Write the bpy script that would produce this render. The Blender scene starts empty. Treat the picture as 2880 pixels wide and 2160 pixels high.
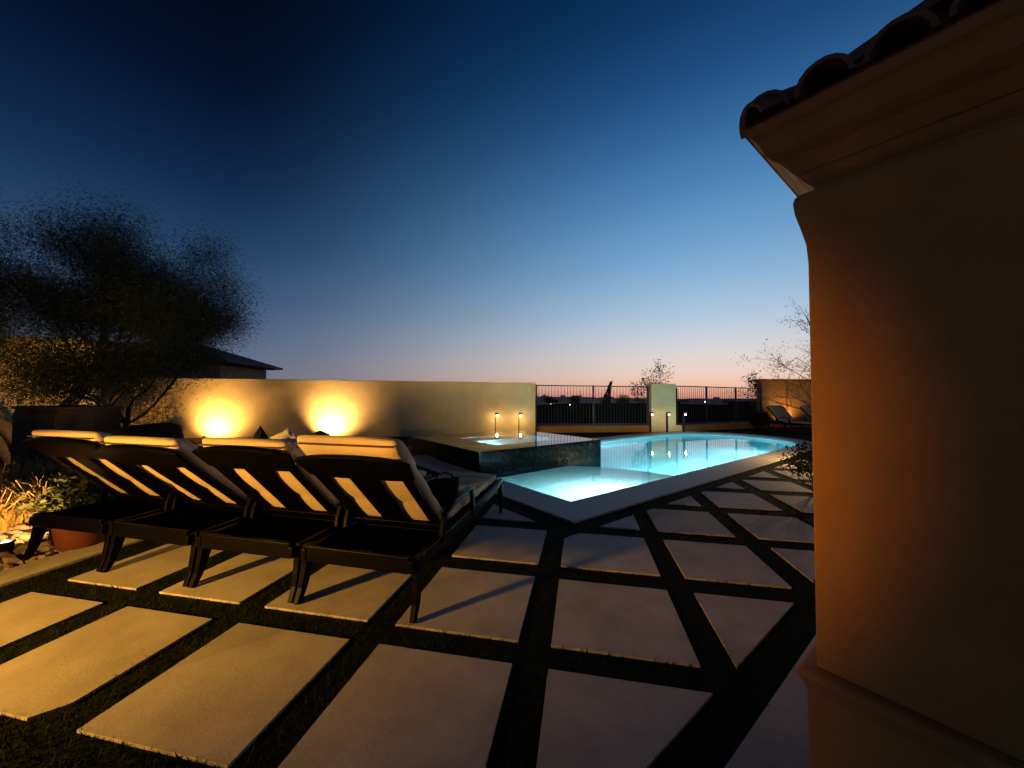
import bpy, bmesh, math, random
from mathutils import Vector, Matrix, noise
R = math.radians
C = bpy.context.scene.collection
S = bpy.context.scene

# ---------------------------------------------------------------- camera
cam_d = bpy.data.cameras.new('camera'); cam = bpy.data.objects.new('camera', cam_d); C.objects.link(cam)
cam_d.sensor_width = 36.0; cam_d.lens = 36.0 * 1018.95 / 2880.0
cam_d.clip_start = 0.05; cam_d.clip_end = 20000
PITCH, ROLL, EYE = 0.0349, 0.0077, 1.4
cam.matrix_world = Matrix.Translation((0, 0, EYE)) @ Matrix.Rotation(PITCH, 4, 'X') @ Matrix.Rotation(R(90), 4, 'X') @ Matrix.Rotation(ROLL, 4, 'Z')
S.camera = cam

# ---------------------------------------------------------------- view and sampling
S.view_settings.view_transform = 'Standard'; S.view_settings.look = 'None'
S.view_settings.exposure = 0.0; S.view_settings.gamma = 1.0
S.cycles.use_denoising = True
S.cycles.max_bounces = 10; S.cycles.transmission_bounces = 8; S.cycles.transparent_max_bounces = 8
S.cycles.sample_clamp_indirect = 40.0; S.cycles.caustics_reflective = False; S.cycles.caustics_refractive = True

# ---------------------------------------------------------------- dusk sky: colour by elevation, warmer and brighter towards the afterglow
W = bpy.data.worlds.new('World'); S.world = W; W.use_nodes = True
nt = W.node_tree; nt.nodes.clear()
def N(t, **k):
    n = nt.nodes.new(t)
    for a, b in k.items(): setattr(n, a, b)
    return n
def ML(op, a, b=None, clamp=False):
    m = N('ShaderNodeMath', operation=op, use_clamp=clamp)
    for i, v in enumerate((a, b)):
        if v is None: continue
        if isinstance(v, (int, float)): m.inputs[i].default_value = v
        else: nt.links.new(v, m.inputs[i])
    return m.outputs[0]
GLOW_AZ = 30.0      # degrees to the right of the view direction
tc = N('ShaderNodeTexCoord'); sep = N('ShaderNodeSeparateXYZ'); nt.links.new(tc.outputs['Generated'], sep.inputs[0])
el = ML('MULTIPLY', ML('ARCSINE', sep.outputs['Z']), 180 / math.pi)
gx, gy = math.sin(R(GLOW_AZ)), math.cos(R(GLOW_AZ))
hl = ML('MAXIMUM', ML('SQRT', ML('ADD', ML('MULTIPLY', sep.outputs['X'], sep.outputs['X']), ML('MULTIPLY', sep.outputs['Y'], sep.outputs['Y']))), 1e-4)
caz = ML('DIVIDE', ML('ADD', ML('MULTIPLY', sep.outputs['X'], gx), ML('MULTIPLY', sep.outputs['Y'], gy)), hl)
azd = ML('MULTIPLY', ML('ARCCOSINE', caz), 180 / math.pi)
def ramp(fac, pts, lo, hi):
    t = ML('DIVIDE', ML('SUBTRACT', fac, lo), hi - lo, True)
    r = N('ShaderNodeValToRGB'); cr = r.color_ramp; cr.interpolation = 'B_SPLINE'
    while len(cr.elements) > 1: cr.elements.remove(cr.elements[-1])
    for i, (p, c) in enumerate(pts):
        e = cr.elements[0] if i == 0 else cr.elements.new((p - lo) / (hi - lo))
        e.position = (p - lo) / (hi - lo); e.color = (*c, 1)
    nt.links.new(t, r.inputs[0]); return r.outputs[0]
GLOW = [(-4, (.10, .045, .05)), (-1.0, (.45, .16, .14)), (0.2, (.72, .27, .20)), (1.5, (.92, .51, .35)), (3.5, (.86, .66, .55)),
        (7, (.70, .68, .70)), (12, (.40, .57, .75)), (19, (.185, .395, .65)), (27, (.080, .245, .50)), (36, (.018, .095, .27)), (45, (.004, .036, .125)), (55, (.001, .009, .038)), (75, (.001, .004, .018))]
AWAY = [(-4, (.05, .045, .06)), (-0.5, (.12, .12, .16)), (1, (.17, .17, .215)), (3.5, (.135, .16, .23)), (7, (.090, .135, .225)), (12, (.042, .092, .185)), (19, (.012, .042, .108)),
        (27, (.0032, .0145, .050)), (36, (.0008, .0032, .013)), (48, (.0004, .0010, .004)), (75, (.0003, .0006, .003))]
fz = ML('DIVIDE', azd, 71.0, True)
sm = N('ShaderNodeMapRange', interpolation_type='SMOOTHSTEP'); nt.links.new(fz, sm.inputs['Value'])
mx = N('ShaderNodeMix', data_type='RGBA'); nt.links.new(sm.outputs[0], mx.inputs[0])
nt.links.new(ramp(el, GLOW, -4, 75), mx.inputs[6]); nt.links.new(ramp(el, AWAY, -4, 75), mx.inputs[7])
bg = N('ShaderNodeBackground'); bg.inputs[1].default_value = 1.0
out = N('ShaderNodeOutputWorld'); nt.links.new(mx.outputs[2], bg.inputs[0]); nt.links.new(bg.outputs[0], out.inputs[0])

# ---------------------------------------------------------------- materials
MATS = {}
def mat(name, col, rough=.7, metal=0.0, var=.0, scale=8.0, bump=0.0, bscale=60.0, emit=None, estr=0.0, spec=.5, col2=None, stretch=None):
    if name in MATS: return MATS[name]
    m = bpy.data.materials.new(name); m.use_nodes = True; t = m.node_tree; b = t.nodes['Principled BSDF']
    b.inputs['Base Color'].default_value = (*col, 1); b.inputs['Roughness'].default_value = rough
    b.inputs['Metallic'].default_value = metal; b.inputs['Specular IOR Level'].default_value = spec
    tcx = t.nodes.new('ShaderNodeTexCoord'); src = tcx.outputs['Object']
    if stretch:
        mp = t.nodes.new('ShaderNodeMapping'); mp.inputs['Scale'].default_value = stretch; t.links.new(src, mp.inputs[0]); src = mp.outputs[0]
    if var > 0 or col2:
        n = t.nodes.new('ShaderNodeTexNoise'); n.inputs['Scale'].default_value = scale; n.inputs['Detail'].default_value = 6; n.inputs['Roughness'].default_value = .62
        t.links.new(src, n.inputs['Vector'])
        mr = t.nodes.new('ShaderNodeMapRange'); mr.inputs[1].default_value = .3; mr.inputs[2].default_value = .7; t.links.new(n.outputs[0], mr.inputs[0])
        mi = t.nodes.new('ShaderNodeMix'); mi.data_type = 'RGBA'; t.links.new(mr.outputs[0], mi.inputs[0])
        c2 = col2 or tuple(min(1, c * (1 + var)) for c in col); c1 = col if col2 else tuple(c * (1 - var) for c in col)
        mi.inputs[6].default_value = (*c1, 1); mi.inputs[7].default_value = (*c2, 1); t.links.new(mi.outputs[2], b.inputs['Base Color'])
    if bump > 0:
        n2 = t.nodes.new('ShaderNodeTexNoise'); n2.inputs['Scale'].default_value = bscale; n2.inputs['Detail'].default_value = 5; t.links.new(src, n2.inputs['Vector'])
        bp = t.nodes.new('ShaderNodeBump'); bp.inputs['Strength'].default_value = bump; bp.inputs['Distance'].default_value = .02
        t.links.new(n2.outputs[0], bp.inputs['Height']); t.links.new(bp.outputs[0], b.inputs['Normal'])
    if emit:
        b.inputs['Emission Color'].default_value = (*emit, 1); b.inputs['Emission Strength'].default_value = estr
    MATS[name] = m; return m
STUCCO = mat('stucco', (.78, .63, .34), .92, var=.10, scale=2.2, bump=.45, bscale=55)
STUCCO2 = mat('house_stucco', (.42, .20, .055), .92, var=.13, scale=4, bump=.32, bscale=120)
PAVER = mat('paver_concrete', (.40, .37, .33), .8, var=.22, scale=2.6, bump=.08, bscale=70)
_t = PAVER.node_tree; _b = _t.nodes['Principled BSDF']; _l = _b.inputs['Base Color'].links[0]; _src = _l.from_socket
_g = _t.nodes.new('ShaderNodeNewGeometry'); _mr = _t.nodes.new('ShaderNodeMapRange'); _mr.inputs[3].default_value = .80; _mr.inputs[4].default_value = 1.12; _t.links.new(_g.outputs['Random Per Island'], _mr.inputs[0])
_n = _t.nodes.new('ShaderNodeTexNoise'); _n.inputs['Scale'].default_value = 130; _n.inputs['Detail'].default_value = 3; _tc = _t.nodes.new('ShaderNodeTexCoord'); _t.links.new(_tc.outputs['Object'], _n.inputs['Vector'])
_m2 = _t.nodes.new('ShaderNodeMapRange'); _m2.inputs[1].default_value = .3; _m2.inputs[2].default_value = .7; _m2.inputs[3].default_value = .86; _m2.inputs[4].default_value = 1.1; _t.links.new(_n.outputs[0], _m2.inputs[0])
_mm = _t.nodes.new('ShaderNodeMath'); _mm.operation = 'MULTIPLY'; _t.links.new(_mr.outputs[0], _mm.inputs[0]); _t.links.new(_m2.outputs[0], _mm.inputs[1])
_vm = _t.nodes.new('ShaderNodeVectorMath'); _vm.operation = 'SCALE'; _t.links.new(_src, _vm.inputs[0]); _t.links.new(_mm.outputs[0], _vm.inputs['Scale']); _t.links.new(_vm.outputs[0], _b.inputs['Base Color'])
COPING = mat('coping_stone', (.42, .40, .37), .6, var=.12, scale=4, bump=.15, bscale=50)
KERB = mat('kerb_concrete', (.42, .40, .34), .85, var=.15, scale=6, bump=.2, bscale=60)
HOUSEWALL = mat('neighbour_stucco', (.22, .16, .09), .92, var=.1, scale=2, bump=.3, bscale=40)
TURF = mat('turf_base', (.006, .010, .005), .95, var=.4, scale=30, bump=.6, bscale=180, spec=.1)
GRASS = mat('grass_blade', (.006, .011, .004), .8, var=.35, scale=9, spec=.15)
SOIL = mat('dry_soil', (.045, .038, .03), .95, var=.3, scale=3, bump=.5, bscale=25)
HILL = mat('hill_scrub', (.008, .010, .010), 1.0, var=.4, scale=.4, spec=0)
GRAVEL = mat('gravel_stone', (.30, .24, .17), .9, var=.3, scale=14, bump=.4, bscale=60)
WOOD = mat('dark_wood', (.0010, .0009, .0009), .42, var=.35, scale=10, spec=.06, bump=.12, bscale=30, stretch=(1, .12, 1))
FABRIC = mat('cushion_fabric', (.50, .41, .29), .95, var=.07, scale=25, bump=.25, bscale=420, spec=.15)
PIPING = mat('piping_cord', (.06, .035, .03), .9)
BLACKCLOTH = mat('black_cloth', (.010, .010, .012), .95, var=.3, scale=20, bump=.3, bscale=200, spec=.2)
SHADEBLACK = mat('shade_black', (.0012, .0011, .0011), .95, spec=.0)  # near black, for the sheet that paints in shade under the backs
TOWEL = mat('white_towel', (.62, .58, .56), .98, var=.08, scale=20, bump=.5, bscale=260, spec=.1)
METAL = mat('black_metal', (.012, .012, .013), .45, metal=.3, var=.2, scale=20)
RAIL = mat("fence_metal", (.045, .038, .04), .5, metal=.2)
TERRA = mat('terracotta', (.11, .026, .008), .8, var=.18, scale=7, bump=.2, bscale=50)
ROOF = mat('clay_tile', (.20, .085, .045), .75, var=.3, scale=6, bump=.25, bscale=40)
GREYROOF = mat('grey_roof_tile', (.06, .055, .055), .8, var=.25, scale=6, bump=.3, bscale=12)
LEAFDARK = mat('leaf_dark', (.020, .026, .008), .75, var=.4, scale=1.5, spec=.2)
LEAFTAN = mat('leaf_olive', (.09, .08, .03), .7, var=.4, scale=4, spec=.25)
LEAFGOLD = mat('leaf_grass', (.30, .19, .055), .7, var=.35, scale=5, spec=.25)
BARK = mat('bark', (.028, .020, .012), .9, var=.3, scale=12, bump=.5, bscale=30)
PLASTER = mat('pool_plaster', (.76, .82, .81), .6, var=.05, scale=2.0)
CABINET = mat('cabinet_wood', (.035, .022, .014), .7, spec=.12, var=.3, scale=9, stretch=(8, 8, .6), bump=.2, bscale=20)
LAMPGLASS = mat('lamp_glass', (.9, .8, .6), .3, emit=(1, .82, .48), estr=9.0)
LAMPWHITE = mat('lamp_white', (.9, .9, .9), .3, emit=(1, .95, .85), estr=8.0)
POOLLENS = mat('pool_lens', (.9, .95, 1), .3, emit=(.85, .97, 1), estr=6.0)
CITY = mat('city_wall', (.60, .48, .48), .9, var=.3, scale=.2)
FARHILL = mat('far_hill', (.5, .36, .40), 1.0, var=.2, scale=.004, spec=0)  # pale pink base colour stands in for distance haze

def tile_mat():
    m = bpy.data.materials.new('black_mosaic_tile'); m.use_nodes = True; t = m.node_tree; b = t.nodes['Principled BSDF']
    tcx = t.nodes.new('ShaderNodeTexCoord')
    # mosaic pattern in the plane of each face: object x+y for the horizontal, z for the vertical
    s = t.nodes.new('ShaderNodeSeparateXYZ'); t.links.new(tcx.outputs['Object'], s.inputs[0])
    ad = t.nodes.new('ShaderNodeMath'); ad.operation = 'ADD'; t.links.new(s.outputs[0], ad.inputs[0]); t.links.new(s.outputs[1], ad.inputs[1])
    cb = t.nodes.new('ShaderNodeCombineXYZ'); t.links.new(ad.outputs[0], cb.inputs[0]); t.links.new(s.outputs[2], cb.inputs[1])
    br = t.nodes.new('ShaderNodeTexBrick'); br.offset = 0.0; t.links.new(cb.outputs[0], br.inputs['Vector'])
    br.inputs['Scale'].default_value = 1.0; br.inputs['Brick Width'].default_value = .045; br.inputs['Row Height'].default_value = .045; br.inputs['Mortar Size'].default_value = .003
    br.inputs['Color1'].default_value = (.0010, .0018, .0022, 1); br.inputs['Color2'].default_value = (.0025, .0065, .008, 1); br.inputs['Mortar'].default_value = (.002, .002, .002, 1)
    t.links.new(br.outputs['Color'], b.inputs['Base Color'])
    wn = t.nodes.new('ShaderNodeTexWhiteNoise'); sn = t.nodes.new('ShaderNodeVectorMath'); sn.operation = 'SNAP'; sn.inputs[1].default_value = (.045, .045, .045)
    t.links.new(cb.outputs[0], sn.inputs[0]); t.links.new(sn.outputs[0], wn.inputs['Vector'])
    g = t.nodes.new('ShaderNodeNewGeometry'); v1 = t.nodes.new('ShaderNodeVectorMath'); v1.operation = 'SUBTRACT'; v1.inputs[1].default_value = (.5, .5, .5); t.links.new(wn.outputs['Color'], v1.inputs[0])
    v2 = t.nodes.new('ShaderNodeVectorMath'); v2.operation = 'SCALE'; v2.inputs['Scale'].default_value = .05; t.links.new(v1.outputs[0], v2.inputs[0])
    v3 = t.nodes.new('ShaderNodeVectorMath'); v3.operation = 'ADD'; t.links.new(g.outputs['Normal'], v3.inputs[0]); t.links.new(v2.outputs[0], v3.inputs[1])
    v4 = t.nodes.new('ShaderNodeVectorMath'); v4.operation = 'NORMALIZE'; t.links.new(v3.outputs[0], v4.inputs[0]); t.links.new(v4.outputs[0], b.inputs['Normal'])
    b.inputs['Roughness'].default_value = .2; b.inputs['Specular IOR Level'].default_value = .06
    return m
TILE = tile_mat()
def water_mat(name, absorb, dens, wave=.012):
    m = bpy.data.materials.new(name); m.use_nodes = True; t = m.node_tree; t.nodes.clear()
    o = t.nodes.new('ShaderNodeOutputMaterial'); gl = t.nodes.new('ShaderNodeBsdfGlass'); gl.inputs['IOR'].default_value = 1.33; gl.inputs['Roughness'].default_value = 0.0
    tcx = t.nodes.new('ShaderNodeTexCoord'); n = t.nodes.new('ShaderNodeTexNoise'); n.inputs['Scale'].default_value = 2.3; n.inputs['Detail'].default_value = 2
    t.links.new(tcx.outputs['Object'], n.inputs['Vector']); bp = t.nodes.new('ShaderNodeBump'); bp.inputs['Strength'].default_value = 1.0; bp.inputs['Distance'].default_value = wave
    t.links.new(n.outputs[0], bp.inputs['Height']); t.links.new(bp.outputs[0], gl.inputs['Normal']); t.links.new(gl.outputs[0], o.inputs['Surface'])
    va = t.nodes.new('ShaderNodeVolumeAbsorption'); va.inputs['Color'].default_value = (*absorb, 1); va.inputs['Density'].default_value = dens
    t.links.new(va.outputs[0], o.inputs['Volume']); return m
WATER = water_mat('pool_water_glass', (.06, .82, .92), .45, .005)
SPAWATER = water_mat('spa_water_glass', (.12, .72, .88), .45, .002)

# ---------------------------------------------------------------- mesh helpers
class MB:
    def __init__(s): s.v = []; s.f = []
    def add(s, vs, fs):
        o = len(s.v); s.v += [tuple(v) for v in vs]; s.f += [tuple(i + o for i in f) for f in fs]; return s
    def box(s, c, d, rz=0, M=None):
        x, y, z = (k / 2 for k in d); vs = [Vector((a * x, b * y, e * z)) for e in (-1, 1) for b in (-1, 1) for a in (-1, 1)]
        m = M if M is not None else Matrix.Rotation(rz, 4, 'Z')
        vs = [m @ v + Vector(c) for v in vs]
        return s.add(vs, [(0, 2, 3, 1), (4, 5, 7, 6), (0, 1, 5, 4), (2, 6, 7, 3), (0, 4, 6, 2), (1, 3, 7, 5)])
    def prism(s, poly, z0, z1):
        n = len(poly)
        area = sum(poly[i][0] * poly[(i + 1) % n][1] - poly[(i + 1) % n][0] * poly[i][1] for i in range(n))
        if area < 0: poly = poly[::-1]
        vs = [(p[0], p[1], z0) for p in poly] + [(p[0], p[1], z1) for p in poly]
        fs = [tuple(range(n))[::-1], tuple(range(n, 2 * n))] + [(i, (i + 1) % n, n + (i + 1) % n, n + i) for i in range(n)]
        return s.add(vs, fs)
    def tube(s, pts, rad, n=8, cap=True):
        pts = [Vector(p) for p in pts]; rr = rad if isinstance(rad, (list, tuple)) else [rad] * len(pts)
        vs = []; up = Vector((0, 0, 1))
        for i, p in enumerate(pts):
            d = (pts[min(i + 1, len(pts) - 1)] - pts[max(i - 1, 0)]).normalized()
            a = d.cross(up if abs(d.z) < .95 else Vector((1, 0, 0))).normalized(); b = d.cross(a)
            vs += [p + (a * math.cos(2 * math.pi * k / n) + b * math.sin(2 * math.pi * k / n)) * rr[i] for k in range(n)]
        fs = [(i * n + k, i * n + (k + 1) % n, (i + 1) * n + (k + 1) % n, (i + 1) * n + k) for i in range(len(pts) - 1) for k in range(n)]
        if cap: fs += [tuple(range(n)), tuple(range((len(pts) - 1) * n, len(pts) * n))[::-1]]
        return s.add(vs, fs)
    def sweep(s, pts, w, h, up=(0, 0, 1)):
        """rectangular bar along pts: w across, h along the up side; either may be a list"""
        pts = [Vector(p) for p in pts]; n = len(pts); ws = w if isinstance(w, (list, tuple)) else [w] * n; hs = h if isinstance(h, (list, tuple)) else [h] * n
        vs = []; upv = Vector(up)
        for i, p in enumerate(pts):
            d = (pts[min(i + 1, n - 1)] - pts[max(i - 1, 0)]).normalized(); a = d.cross(upv).normalized(); b = a.cross(d).normalized()
            for sx, sy in ((-1, -1), (1, -1), (1, 1), (-1, 1)): vs.append(p + a * sx * ws[i] / 2 + b * sy * hs[i] / 2)
        fs = [(i * 4 + k, i * 4 + (k + 1) % 4, (i + 1) * 4 + (k + 1) % 4, (i + 1) * 4 + k) for i in range(n - 1) for k in range(4)] + [(3, 2, 1, 0), (n * 4 - 4, n * 4 - 3, n * 4 - 2, n * 4 - 1)]
        return s.add(vs, fs)
    def lathe(s, prof, c=(0, 0, 0), n=24):
        vs = [(c[0] + r * math.cos(2 * math.pi * k / n), c[1] + r * math.sin(2 * math.pi * k / n), c[2] + z) for r, z in prof for k in range(n)]
        fs = [(i * n + k, i * n + (k + 1) % n, (i + 1) * n + (k + 1) % n, (i + 1) * n + k) for i in range(len(prof) - 1) for k in range(n)]
        return s.add(vs, fs)
    def build(s, name, m, parent=None, bevel=0, smooth=False, sub=0):
        me = bpy.data.meshes.new(name); me.from_pydata(s.v, [], s.f); me.update()
        bm = bmesh.new(); bm.from_mesh(me); bmesh.ops.recalc_face_normals(bm, faces=bm.faces)
        if bevel: bmesh.ops.bevel(bm, geom=[e for e in bm.edges if len(e.link_faces) == 2 and e.calc_face_angle(0) > .5], offset=bevel, segments=2, profile=.5, affect='EDGES', clamp_overlap=True)
        bm.to_mesh(me); bm.free()
        if smooth:
            for p in me.polygons: p.use_smooth = True
        o = bpy.data.objects.new(name, me); C.objects.link(o)
        if m: me.materials.append(m)
        if parent: o.parent = parent
        if sub:
            md = o.modifiers.new('s', 'SUBSURF'); md.levels = sub; md.render_levels = sub
        return o
def tag(o, label=None, cat=None, group=None, kind=None):
    for k, v in (('label', label), ('category', cat), ('group', group), ('kind', kind)):
        if v: o[k] = v
    return o
def thing(name, loc, rz, label, cat, group=None):
    o = bpy.data.objects.new(name, None); C.objects.link(o); o.location = loc; o.rotation_euler = (0, 0, rz); o.empty_display_size = .1
    return tag(o, label, cat, group)
def kids(o): return [c for c in bpy.data.objects if c.parent == o]
def copy_tree(o, parent=None):
    c = o.copy(); C.objects.link(c); c.parent = parent
    for ch in kids(o): copy_tree(ch, c)
    return c
A0 = R(38.0); ax, ay = math.cos(A0), math.sin(A0)
def PA(a, n): return (a * ax - n * ay, a * ay + n * ax)       # pool frame -> world
def AN(x, y): return (x * ax + y * ay, -x * ay + y * ax)
G0 = -.1894
def GP(x, y): return (x * math.cos(G0) - y * math.sin(G0), x * math.sin(G0) + y * math.cos(G0))   # paver grid -> world

# ---------------------------------------------------------------- ground, turf, pavers
POOL_A0, POOL_N0, POOL_N1 = 3.62, 3.34, 7.50
PCA, PR = 13.40, (POOL_N1 - POOL_N0) / 2; PCN = (POOL_N0 + POOL_N1) / 2
def pool_outline(off=0.0, seg=28):
    p = [(POOL_A0 - off, POOL_N0 - off)]
    for k in range(seg + 1):
        t = -math.pi / 2 + math.pi * k / seg; p.append((PCA + (PR + off) * math.cos(t), PCN + (PR + off) * math.sin(t)))
    p.append((POOL_A0 - off, POOL_N1 + off)); return p
def sheet_with_hole(name, outer, hole, z, m):
    bm = bmesh.new(); es = []
    for loop in (outer, hole):
        vs = [bm.verts.new((x, y, z)) for x, y in loop]
        es += [bm.edges.new((vs[i], vs[(i + 1) % len(vs)])) for i in range(len(vs))]
    bmesh.ops.triangle_fill(bm, use_beauty=True, edges=es); bmesh.ops.recalc_face_normals(bm, faces=bm.faces)
    for f in bm.faces:
        if f.normal.z < 0: f.normal_flip()
    me = bpy.data.meshes.new(name); bm.to_mesh(me); bm.free(); me.materials.append(m); o = bpy.data.objects.new(name, me); C.objects.link(o); return o
hole = [PA(*p) for p in pool_outline(.25)]
tag(sheet_with_hole('turf_ground', [(-16, -8), (20, -8), (24, 20), (-16, 16)], hole, -.014, TURF), kind='structure')

XS = [(-2.715, -2.247), (-2.098, -1.616), (-1.473, -.935), (-.80, -.254), (-.119, .438), (.57, 1.097), (1.251, 1.774), (1.939, 2.47), (2.62, 3.15), (3.31, 3.84), (4.0, 4.53), (4.69, 5.22), (5.38, 5.91), (6.07, 6.6)]
YS = [(-.60, -.05), (.09, .70), (.851, 1.372), (1.502, 2.043), (2.205, 2.753), (2.927, 3.492), (3.694, 4.256), (4.464, 4.953), (5.16, 5.70), (5.90, 6.44), (6.64, 7.18), (7.38, 7.92), (8.12, 8.66), (8.86, 9.4)]
def clip(poly, nx, ny, d, keep_less=True):
    out_ = []
    for i in range(len(poly)):
        p, q = poly[i], poly[(i + 1) % len(poly)]
        fp, fq = nx * p[0] + ny * p[1] - d, nx * q[0] + ny * q[1] - d
        if not keep_less: fp, fq = -fp, -fq
        if fp <= 0: out_.append(p)
        if (fp < 0 < fq) or (fq < 0 < fp):
            t = fp / (fp - fq); out_.append((p[0] + t * (q[0] - p[0]), p[1] + t * (q[1] - p[1])))
    return out_
def parea(p): return abs(sum(p[i][0] * p[(i + 1) % len(p)][1] - p[(i + 1) % len(p)][0] * p[i][1] for i in range(len(p)))) / 2
paver_polys = []
for x0, x1 in XS:
    for y0, y1 in YS:
        q = [GP(EYE * x, EYE * y) for x, y in ((x0, y0), (x1, y0), (x1, y1), (x0, y1))]
        q = clip(q, -ay, ax, .80, False)              # turf strip along the house
        if len(q) < 3: continue
        p1 = clip(q, -ay, ax, 2.55, True)            # in front of the pool
        p2 = clip(clip(q, -ay, ax, 2.55, False), ax, ay, 2.76, True) if q else []
        p3 = clip(clip(q, -ay, ax, 2.55, False), ax, ay, 16.35, False) if q else []
        for p in (p1, p2, p3):
            if len(p) >= 3 and parea(p) > .012 and max(AN(*v)[1] for v in p) < 13 and min(v[1] for v in p) > -1.2: paver_polys.append(p)
mb = MB()
for p in paver_polys: mb.prism(p, -.06, 0)
tag(mb.build('patio_pavers', PAVER, bevel=.006), kind='structure')
# pale margin around the house column, and the piece of paving that bridges the turf strip
mb = MB(); mb.prism([PA(.9, .62), PA(6, .62), PA(6, -3), PA(-.3, -3), PA(-.3, .45), PA(1.25, .62)], -.06, -.002)
tag(mb.build('house_walk', PAVER, bevel=.006), kind='structure')
# grass blades in the strips near the camera
rnd = random.Random(3)
def inside(p, poly):
    s = None
    for i in range(len(poly)):
        (x0, y0), (x1, y1) = poly[i], poly[(i + 1) % len(poly)]
        c = (x1 - x0) * (p[1] - y0) - (y1 - y0) * (p[0] - x0)
        if abs(c) < 1e-9: continue
        if s is None: s = c > 0
        elif (c > 0) != s: return False
    return True
boxes = [(min(v[0] for v in p), max(v[0] for v in p), min(v[1] for v in p), max(v[1] for v in p), p) for p in paver_polys]
mb = MB(); cnt = 0; tries = 0
while cnt < 26000 and tries < 200000:
    tries += 1
    y = .9 + 6.0 * rnd.random() ** 1.5; x = rnd.uniform(-1.45, 1.3) * y
    if x < -4.0: continue
    a, n = AN(x, y)
    if n > .56 and a > 3.05 and n > 2.83: continue
    if n < .63: continue
    if any(b[0] - .004 < x < b[1] + .004 and b[2] - .004 < y < b[3] + .004 and inside((x, y), b[4]) for b in boxes): continue
    h = rnd.uniform(.016, .036); t = rnd.uniform(0, 6.28); w = .0028; lx, ly = rnd.gauss(0, .016), rnd.gauss(0, .016)
    dx, dy = math.cos(t) * w, math.sin(t) * w
    mb.add([(x - dx, y - dy, -.016), (x + dx, y + dy, -.016), (x + lx, y + ly, -.015 + h)], [(0, 1, 2)]); cnt += 1
tag(mb.build('grass', GRASS), kind='stuff')
# kerb and gravel bed on the left
K0, K1 = -3.18 * EYE, -2.96 * EYE
mb = MB(); mb.prism([GP(K0, -1), GP(K1, -1), GP(K1, 4.6), GP(K0, 4.6)], -.06, .012)
tag(mb.build('bed_kerb', KERB, bevel=.008), kind='structure')
mb = MB(); mb.prism([GP(K0 - 6, -1), GP(K0 - .002, -1), GP(K0 - .002, 9.5), GP(K0 - 6, 9.5)], -.06, -.012)
tag(mb.build('planting_bed', SOIL), kind='structure')
mb = MB(); rnd = random.Random(11)
for i in range(2600):
    gx_ = K0 - .03 - 2.3 * rnd.random() ** 1.6; gy_ = rnd.uniform(.6, 5.5); s = rnd.uniform(.018, .05) * (1 if rnd.random() < .93 else 1.9)
    x, y = GP(gx_, gy_); ph = rnd.uniform(0, 6.28)
    ring = [(s * (1 + rnd.uniform(-.25, .25)) * math.cos(ph + k * 1.047), s * .75 * (1 + rnd.uniform(-.25, .25)) * math.sin(ph + k * 1.047)) for k in range(6)]
    vs = [(x + u * .9, y + v * .9, -.014) for u, v in ring] + [(x + u, y + v, -.012 + s * .35) for u, v in ring] + [(x + u * .45, y + v * .45, -.012 + s * .75) for u, v in ring]
    mb.add(vs, [(k, (k + 1) % 6, 6 + (k + 1) % 6, 6 + k) for k in range(6)] + [(6 + k, 6 + (k + 1) % 6, 12 + (k + 1) % 6, 12 + k) for k in range(6)] + [tuple(range(12, 18))])
tag(mb.build('gravel', GRAVEL), kind='stuff')
# land beyond the fence: a bank that rises a little, then falls away to the city plain
mb = MB(); prof = [(15.9, -.35), (18, -.6), (24, -.5), (34, .25), (46, .55), (58, .1), (90, -6), (180, -22), (420, -38), (1500, -46), (12000, -70)]
nx_ = 60; rows = []
for (yy, zz) in prof:
    for i in range(nx_ + 1):
        x = (-1 + 2 * i / nx_) * max(32, yy * 1.9); rows.append((x, yy + .12 * x * (1 if yy < 60 else 0), zz + (.30 * noise.noise((x * .09, yy * .05, 0)) if 20 < yy < 80 else 0) - (.6 if x < 6 and 28 < yy < 60 else 0) * max(0, min(1, (6 - x) / 8))))
mb.add(rows, [(j * (nx_ + 1) + i, j * (nx_ + 1) + i + 1, (j + 1) * (nx_ + 1) + i + 1, (j + 1) * (nx_ + 1) + i) for j in range(len(prof) - 1) for i in range(nx_)])
tag(mb.build('hillside', HILL, smooth=True), kind='structure')
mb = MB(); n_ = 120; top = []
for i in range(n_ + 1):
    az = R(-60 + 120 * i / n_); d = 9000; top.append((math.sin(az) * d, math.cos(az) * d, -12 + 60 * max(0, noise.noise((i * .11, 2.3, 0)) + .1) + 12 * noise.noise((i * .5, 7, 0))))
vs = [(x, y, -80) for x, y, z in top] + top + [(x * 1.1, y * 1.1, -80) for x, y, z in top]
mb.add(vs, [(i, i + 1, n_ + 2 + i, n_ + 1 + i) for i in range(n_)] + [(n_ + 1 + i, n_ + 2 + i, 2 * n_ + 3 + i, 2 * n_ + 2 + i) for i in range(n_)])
tag(mb.build('distant_hills', FARHILL, smooth=True), kind='structure')

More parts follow.
